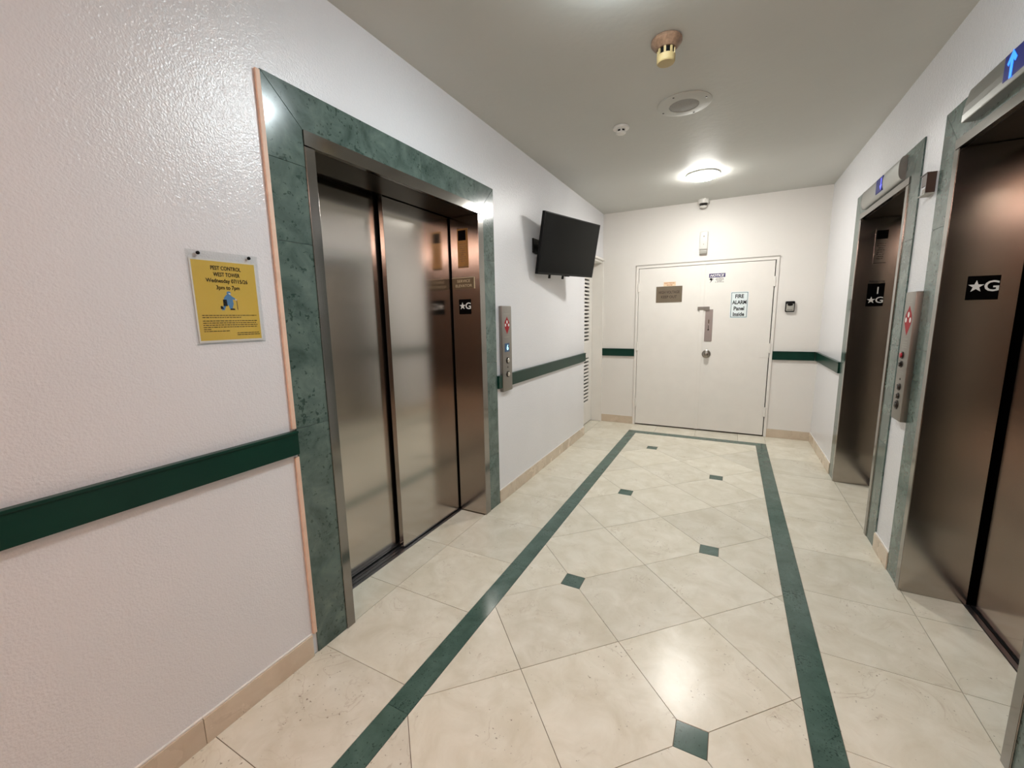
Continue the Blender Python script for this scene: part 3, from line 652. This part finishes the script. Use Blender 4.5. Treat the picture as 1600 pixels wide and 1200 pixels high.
# ------------------------------------------------------------------ hall lanterns above the right elevators
def lantern(label, a0, a1, z0, z1, prof, s0, s1, cap, draw):
    t = thing('hall_lantern', label, 'elevator indicator', RIGHT.p((a0 + a1) / 2, z0, 0))
    f = F(RIGHT.p(a0, 0, 0), RIGHT.n, (0, 0, 1), RIGHT.r)     # a = out of the wall, b = Z, d = along
    bm = NB(); prism(bm, f, prof, 0, a1 - a0); fin('housing', bm, 'lantern', t, cap)
    if cap:
        bm = NB(); prism(bm, f, [(max(0.0, p * 1.04), z0 + (z - z0) * 1.02 - 0.001) for p, z in prof], a1 - a0, a1 - a0 + 0.006, 0.001); fin('end_cap', bm, 'lantern', t)
        bm = NB(); prism(bm, f, [(max(0.0, p * 1.04), z0 + (z - z0) * 1.02 - 0.001) for p, z in prof], -0.006, 0, 0.001); fin('end_cap', bm, 'lantern', t)
    pm = max(p for p, z in prof)
    bm = NB(); sz0, sz1 = z0 + (z1 - z0) * 0.16, z0 + (z1 - z0) * 0.84
    slab(bm, RIGHT, s0, s1, sz0, sz1, pm - 0.016, pm + 0.0015, 0.001); sc = fin('display', bm, 'screen', t)
    draw(sc, pm + 0.0015, (sz0 + sz1) / 2)
    return t
def dprof(z0, z1, depth):
    zc, h = (z0 + z1) / 2, (z1 - z0) / 2
    sg = lambda v, e: math.copysign(abs(v) ** e, v)
    return [(0.0, z0)] + [(depth * (0.25 + 0.75 * sg(math.cos(a), 0.7)), zc + h * sg(math.sin(a), 0.8)) for a in (R(-90 + 12 * i) for i in range(16))] + [(0.0, z1)]
def down_arrow(sc, d, z):
    bm = NB(); a = 1.905; prism(bm, RIGHT, [(a - 0.007, z + 0.035), (a - 0.007, z - 0.008), (a - 0.024, z - 0.008), (a, z - 0.038), (a + 0.024, z - 0.008), (a + 0.007, z - 0.008), (a + 0.007, z + 0.035)], d, d + 0.001)
    fin('lit_arrow', bm, 'arrowdim', sc)
def up_arrow(sc, d, z):
    bm = NB(); a = 3.385; q = 1.0
    prism(bm, RIGHT, [(a - 0.008, z - 0.045), (a - 0.008, z + 0.012), (a - 0.020, z + 0.0), (a - 0.030, z + 0.010), (a, z + 0.045), (a + 0.030, z + 0.010), (a + 0.020, z + 0.0), (a + 0.008, z + 0.012), (a + 0.008, z - 0.045)], d, d + 0.001)
    fin('lit_arrow', bm, 'arrow', sc)
lantern('rounded steel indicator bar with a small violet display above the farther right-hand elevator', 1.42, 2.233, 2.212, 2.345, dprof(2.212, 2.345, 0.042), 1.795, 1.93, True, down_arrow)
z0, z1 = 2.232, 2.358
lantern('steel indicator bar with a bright blue arrow above the nearer right-hand elevator', 3.03, 3.80, z0, z1, [(0, z0), (0.046, z0), (0.048, z0 + 0.003), (0.0475, z0 + 0.03), (0.045, z0 + 0.06), (0.040, z0 + 0.09), (0.033, z1 - 0.003), (0.031, z1), (0, z1)], 3.335, 3.515, False, up_arrow)

# ------------------------------------------------------------------ brown box on the wall between the right elevators
t = thing('junction_box', 'open dark brown metal box on the white strip between the two right-hand elevators', 'box', RIGHT.p(2.58, 2.03, 0))
bm = NB(); slab(bm, RIGHT, 2.674, 2.682, 2.036, 2.128, 0, 0.037, 0.001); fin('side_plate', bm, 'boxbrown', t)
bm = NB(); slab(bm, RIGHT, 2.600, 2.684, 2.128, 2.133, 0, 0.039, 0.001); fin('top_plate', bm, 'boxbrown', t)
bm = NB(); slab(bm, RIGHT, 2.596, 2.682, 2.028, 2.035, 0, 0.039, 0.001); fin('bottom_plate', bm, 'greypl', t)
bm = NB(); slab(bm, RIGHT, 2.618, 2.674, 2.072, 2.128, 0.030, 0.036, 0.001); fin('front_plate', bm, 'boxbrown', t)
bm = NB(); slab(bm, RIGHT, 2.612, 2.660, 2.036, 2.064, 0.000, 0.030, 0.002); fin('wiring_block', bm, 'latch', t)

# ------------------------------------------------------------------ key box on the back wall
t = thing('key_lock_box', 'small black and grey key lock box right of the double door', 'key box', BACK.p(2.12, 1.455, 0))
bm = NB(); slab(bm, BACK, 2.076, 2.166, 1.456, 1.574, 0, 0.035, 0.012); fin('shell', bm, 'tvbody', t, True)
bm = NB(); slab(bm, BACK, 2.085, 2.157, 1.466, 1.545, 0.034, 0.042, 0.006); fin('front_cover', bm, 'greypl', t, True)
bm = NB(); prism(bm, BACK, [(2.120 + 0.026 * math.cos(i * math.pi / 8), 1.536 + 0.014 * math.sin(i * math.pi / 8)) for i in range(16)], 0.040, 0.045); fin('dial_cover', bm, 'tvbody', t)
bm = NB(); slab(bm, BACK, 2.096, 2.146, 1.478, 1.482, 0.0415, 0.0430); fin('open_lever', bm, 'tvbody', t)

# ------------------------------------------------------------------ yellow notice in an acrylic holder
nt_ = thing('notice_holder', 'yellow pest control notice in a clear acrylic holder screwed to the wall', 'notice', LEFT.p(-4.772, 1.382, 0))
bm = NB(); slab(bm, LEFT, -4.888, -4.660, 1.381, 1.687, 0.0045, 0.0065); slab(bm, LEFT, -4.888, -4.660, 1.381, 1.384, 0, 0.0065); fin('acrylic_sleeve', bm, 'clear', nt_)
bm = NB(); slab(bm, LEFT, -4.8795, -4.6665, 1.387, 1.662, 0.001, 0.0022); pp = fin('paper', bm, 'paper', nt_)
PA0, PA1 = -4.8745, -4.6715
bm = NB(); slab(bm, LEFT, PA0, PA1, 1.394, 1.657, 0.0022, 0.0024); fin('yellow_print', bm, 'yellow', pp)
d = 0.0024; ac = (PA0 + PA1) / 2
for s, z, w in (('PEST CONTROL', 1.6355, 0.098), ('WEST TOWER', 1.6145, 0.086), ('Wednesday 07/15/26', 1.592, 0.136), ('3pm to 7pm', 1.5695, 0.076)):
    line(pp, 'lettering', LEFT, s, ac + 0.004, z, 0.0185, d + 0.0003, wmax=w, bold=0.0003, depth=0.0004)
rnd = random.Random(11); bm = NB()
for z, a1 in ((1.4775, 0.0), (1.4705, -0.055), (1.459, 0.0), (1.452, 0.0), (1.445, 0.0), (1.438, 0.0), (1.431, -0.155), (1.4245, -0.098)):
    dashes(bm, LEFT, PA0 + 0.013, PA1 - 0.011 + a1, z, 0.0024, d, rnd, 0.004, 0.012, 0.0022)
for z in (1.4165, 1.410): dashes(bm, LEFT, PA1 - 0.085, PA1 - 0.006, z, 0.0024, d, rnd, 0.006, 0.013, 0.002)
stuff(fin('small_print', bm, 'lettering', pp))
# printed picture of a worker in a blue suit with a black tank
def pic(pts, m, k, nm='picture'):
    bm = NB(); prism(bm, LEFT, [(ac + 0.002 + x * 0.001, 1.523 + y * 0.001) for x, y in pts], d, d + 0.0003 + k * 0.0002); fin(nm, bm, m, pp)
pic([(-16, 14), (-8, 24), (2, 28), (10, 20), (22, 12), (20, 7), (12, 10), (14, -6), (8, -22), (0, -24), (-4, -10), (-12, -14), (-18, -28), (-28, -28), (-20, -12)], 'blue', 0)
pic([(-6, 30), (-3, 36), (5, 36), (9, 30), (5, 24), (-3, 24)], 'blue', 1)
pic([(0, 31), (7, 30), (7, 26), (1, 26)], 'ivory', 2)
pic([(-20, 8), (-8, 8), (-7, -14), (-20, -14)], 'lettering', 2)
pic([(-30, -14), (-24, -14), (-20, -24), (-30, -24)], 'lettering', 1)
pic([(2, -22), (14, -22), (18, -27), (0, -27)], 'lettering', 2)
pic([(20, 12), (27, 9), (25, 5), (19, 7)], 'skin', 2)
pic([(24, 8), (26, 8), (27, -26), (25, -26)], 'brown', 1)
for a in (-4.853, -4.690):
    bm = NB(); lathe(bm, sub(LEFT, a, 1.678, 0.0065), [(0.0055, 0), (0.0055, 0.004), (0.003, 0.006), (0, 0.006)], 14); fin('screw', bm, 'black', nt_)

# ------------------------------------------------------------------ signs on the elevator jambs
def plate(name, label, cat, f, a0, a1, b0, b1, d, th, m, bev=0.0004):
    t = thing(name, label, cat, f.p((a0 + a1) / 2, b0, d))
    bm = NB(); slab(bm, f, a0, a1, b0, b1, d, d + th, bev); p = fin('plate', bm, m, t)
    return t, p
def star_g(label, f, a0, a1, b0, b1, one=False):
    t, p = plate('floor_sign', label, 'sign', f, a0, a1, b0, b1, 0, 0.001, 'sticker', 0)
    w = a1 - a0
    zc = b0 + w * 0.56 if not one else b0 + w * 0.45
    bm = NB(); prism(bm, f, star(w * 0.26, a0 + w * 0.29, zc), 0.001, 0.0018); fin('star_symbol', bm, 'ivory', p)
    line(p, 'ivory', f, 'G', a0 + w * 0.76, zc + w * 0.01, w * 0.62, 0.0014, wmax=w * 0.44, bold=w * 0.008, depth=0.0008)
    if one: line(p, 'ivory', f, '1', a0 + w * 0.62, b0 + w * 1.15, w * 0.72, 0.0014, bold=w * 0.002, depth=0.0008)
    return t, p
JL, JF, JN = face_y(EL['i1'] - 0.0), face_y(-EF['i0']), face_y(-EN['i0'])
star_g('square black sign with white star and G in the service elevator doorway', JL, -0.163, -0.062, 1.481, 1.584)
t, p = star_g('tall black sign with white 1, star and G in the farther right-hand elevator', JF, 2.496, 2.603, 1.487, 1.665, True)
bm = NB(); text(bm, JF, 'ELEVATOR', 2.552, 1.678, 0.02, 0.0005, wmax=0.098, bold=0.0004); fin('lettering', bm, 'lettering', p)
star_g('black floor sign with a white star and G inside the nearer right-hand elevator', JN, 2.497, 2.604, 1.492, 1.599)
t, p = plate('service_sign', 'brown plate lettered service elevator in the service elevator doorway', 'sign', JL, -0.213, -0.030, 1.655, 1.731, 0, 0.003, 'brown')
line(p, 'goldtxt', JL, 'SERVICE', -0.116, 1.709, 0.026, 0.0034, wmax=0.108, depth=0.0008); line(p, 'goldtxt', JL, 'ELEVATOR', -0.116, 1.677, 0.026, 0.0034, wmax=0.135, depth=0.0008)
bm = NB(); slab(bm, JL, -0.213, -0.0265, 1.7295, 1.733, 0, 0.0042); slab(bm, JL, -0.0315, -0.0265, 1.655, 1.733, 0, 0.0042); fin('edge_moulding', bm, 'goldtxt', p)
t, p = plate('instruction_plate', 'tall narrow brass instruction plate with a black window in the service elevator doorway', 'sign', JL, -0.158, -0.072, 1.797, 2.058, 0, 0.002, 'brass')
bm = NB(); slab(bm, JL, -0.150, -0.088, 1.980, 2.046, 0.002, 0.0045, 0.0005); fin('window', bm, 'sticker', p)
bm = NB(); rnd = random.Random(21)
for k in range(9): 
    q = 0.012 + 0.016 * rnd.random(); dashes(bm, JL, -0.158 + q, -0.072 - q, 1.955 - 0.014 * k, 0.004, 0.002, rnd, 0.008, 0.02, 0.004)
slab(bm, JL, -0.155, -0.075, 1.800, 1.807, 0.002, 0.0026); stuff(fin('engraved_text', bm, 'brown', p))
t, p = plate('instruction_plate', 'narrow steel instruction plate with a black window in the farther right-hand elevator', 'sign', JF, 2.510, 2.594, 1.815, 2.075, 0, 0.002, 'jamb')
bm = NB(); slab(bm, JF, 2.518, 2.586, 2.000, 2.066, 0.002, 0.0045, 0.0005); fin('window', bm, 'sticker', p)
bm = NB()
for k in range(8):
    q = 0.010 + 0.014 * rnd.random(); dashes(bm, JF, 2.510 + q, 2.594 - q, 1.965 - 0.016 * k, 0.004, 0.002, rnd, 0.008, 0.02, 0.004)
slab(bm, JF, 2.513, 2.591, 1.818, 1.822, 0.002, 0.0026); stuff(fin('engraved_text', bm, 'darkmetal', p))

# ------------------------------------------------------------------ signs on the double door
t, p = plate('warning_plaque', 'bronze coloured high voltage keep out plaque on the left door leaf', 'sign', BACK, 0.690, 0.996, 1.603, 1.799, DF, 0.004, 'plaque')
line(p, 'plaquetxt', BACK, 'HIGH VOLTAGE', 0.843, 1.727, 0.045, DF + 0.0044, wmax=0.245, bold=0.0008, depth=0.0008); line(p, 'plaquetxt', BACK, 'KEEP OUT', 0.843, 1.670, 0.045, DF + 0.0044, wmax=0.185, bold=0.0008, depth=0.0008)
t, p = plate('room_label', 'small cream and orange room label just above the bronze plaque', 'sign', BACK, 0.775, 0.918, 1.8005, 1.853, DF, 0.002, 'cream')
line(p, 'rust', BACK, 'ELECTRICAL', 0.8465, 1.838, 0.020, DF + 0.0023, wmax=0.118, bold=0.0004); line(p, 'rust', BACK, 'ROOM', 0.8465, 1.814, 0.020, DF + 0.0023, wmax=0.062, bold=0.0004)
t, p = plate('notice_sticker', 'small white notice sticker with an indigo heading on the right door leaf', 'sign', BACK, 1.284, 1.463, 1.808, 1.925, DF, 0.001, 'paper', 0)
bm = NB(); slab(bm, BACK, 1.287, 1.460, 1.876, 1.922, DF + 0.001, DF + 0.0015); fin('heading_band', bm, 'purple', p)
bm = NB(); text(bm, BACK, 'NOTICE', 1.3735, 1.899, 0.038, DF + 0.0019, wmax=0.150, bold=0.0012, shear=0.25); fin('lettering', bm, 'ivory', p)
bm = NB(); 
prism(bm, BACK, [(1.310 + 0.015 * math.cos(i * math.pi / 8), 1.858 + 0.013 * math.sin(i * math.pi / 8)) for i in range(16)], DF + 0.001, DF + 0.0016)
prism(bm, BACK, [(1.322, 1.862), (1.325, 1.850), (1.312, 1.828), (1.296, 1.814), (1.308, 1.834), (1.312, 1.850)], DF + 0.001, DF + 0.0015)
slab(bm, BACK, 1.328, 1.331, 1.846, 1.868, DF + 0.001, DF + 0.0016); slab(bm, BACK, 1.334, 1.337, 1.850, 1.866, DF + 0.001, DF + 0.0016)
rnd = random.Random(8)
for z, q in ((1.866, 0.016), (1.855, 0.008), (1.844, 0.012), (1.833, 0.028), (1.821, 0.004)): dashes(bm, BACK, 1.350 + q, 1.457 - q, z, 0.0045, DF + 0.001, rnd, 0.012, 0.03, 0.004)
stuff(fin('small_print', bm, 'lettering', p))
t, p = plate('fire_alarm_sign', 'white portrait sign reading fire alarm panel inside on the right door leaf', 'sign', BACK, 1.530, 1.713, 1.398, 1.700, DF, 0.002, 'palebl')
bm = NB()
for a0, a1, b0, b1 in ((1.537, 1.706, 1.688, 1.693), (1.537, 1.706, 1.406, 1.411), (1.537, 1.542, 1.411, 1.688), (1.701, 1.706, 1.411, 1.688)): slab(bm, BACK, a0, a1, b0, b1, DF + 0.002, DF + 0.0026)
fin('border', bm, 'teal', p)
for s, z, w in (('FIRE', 1.648, 0.088), ('ALARM', 1.579, 0.146), ('Panel', 1.508, 0.108), ('Inside', 1.442, 0.116)): line(p, 'lettering', BACK, s, 1.6215, z, 0.060, DF + 0.0024, wmax=w, bold=0.0018)
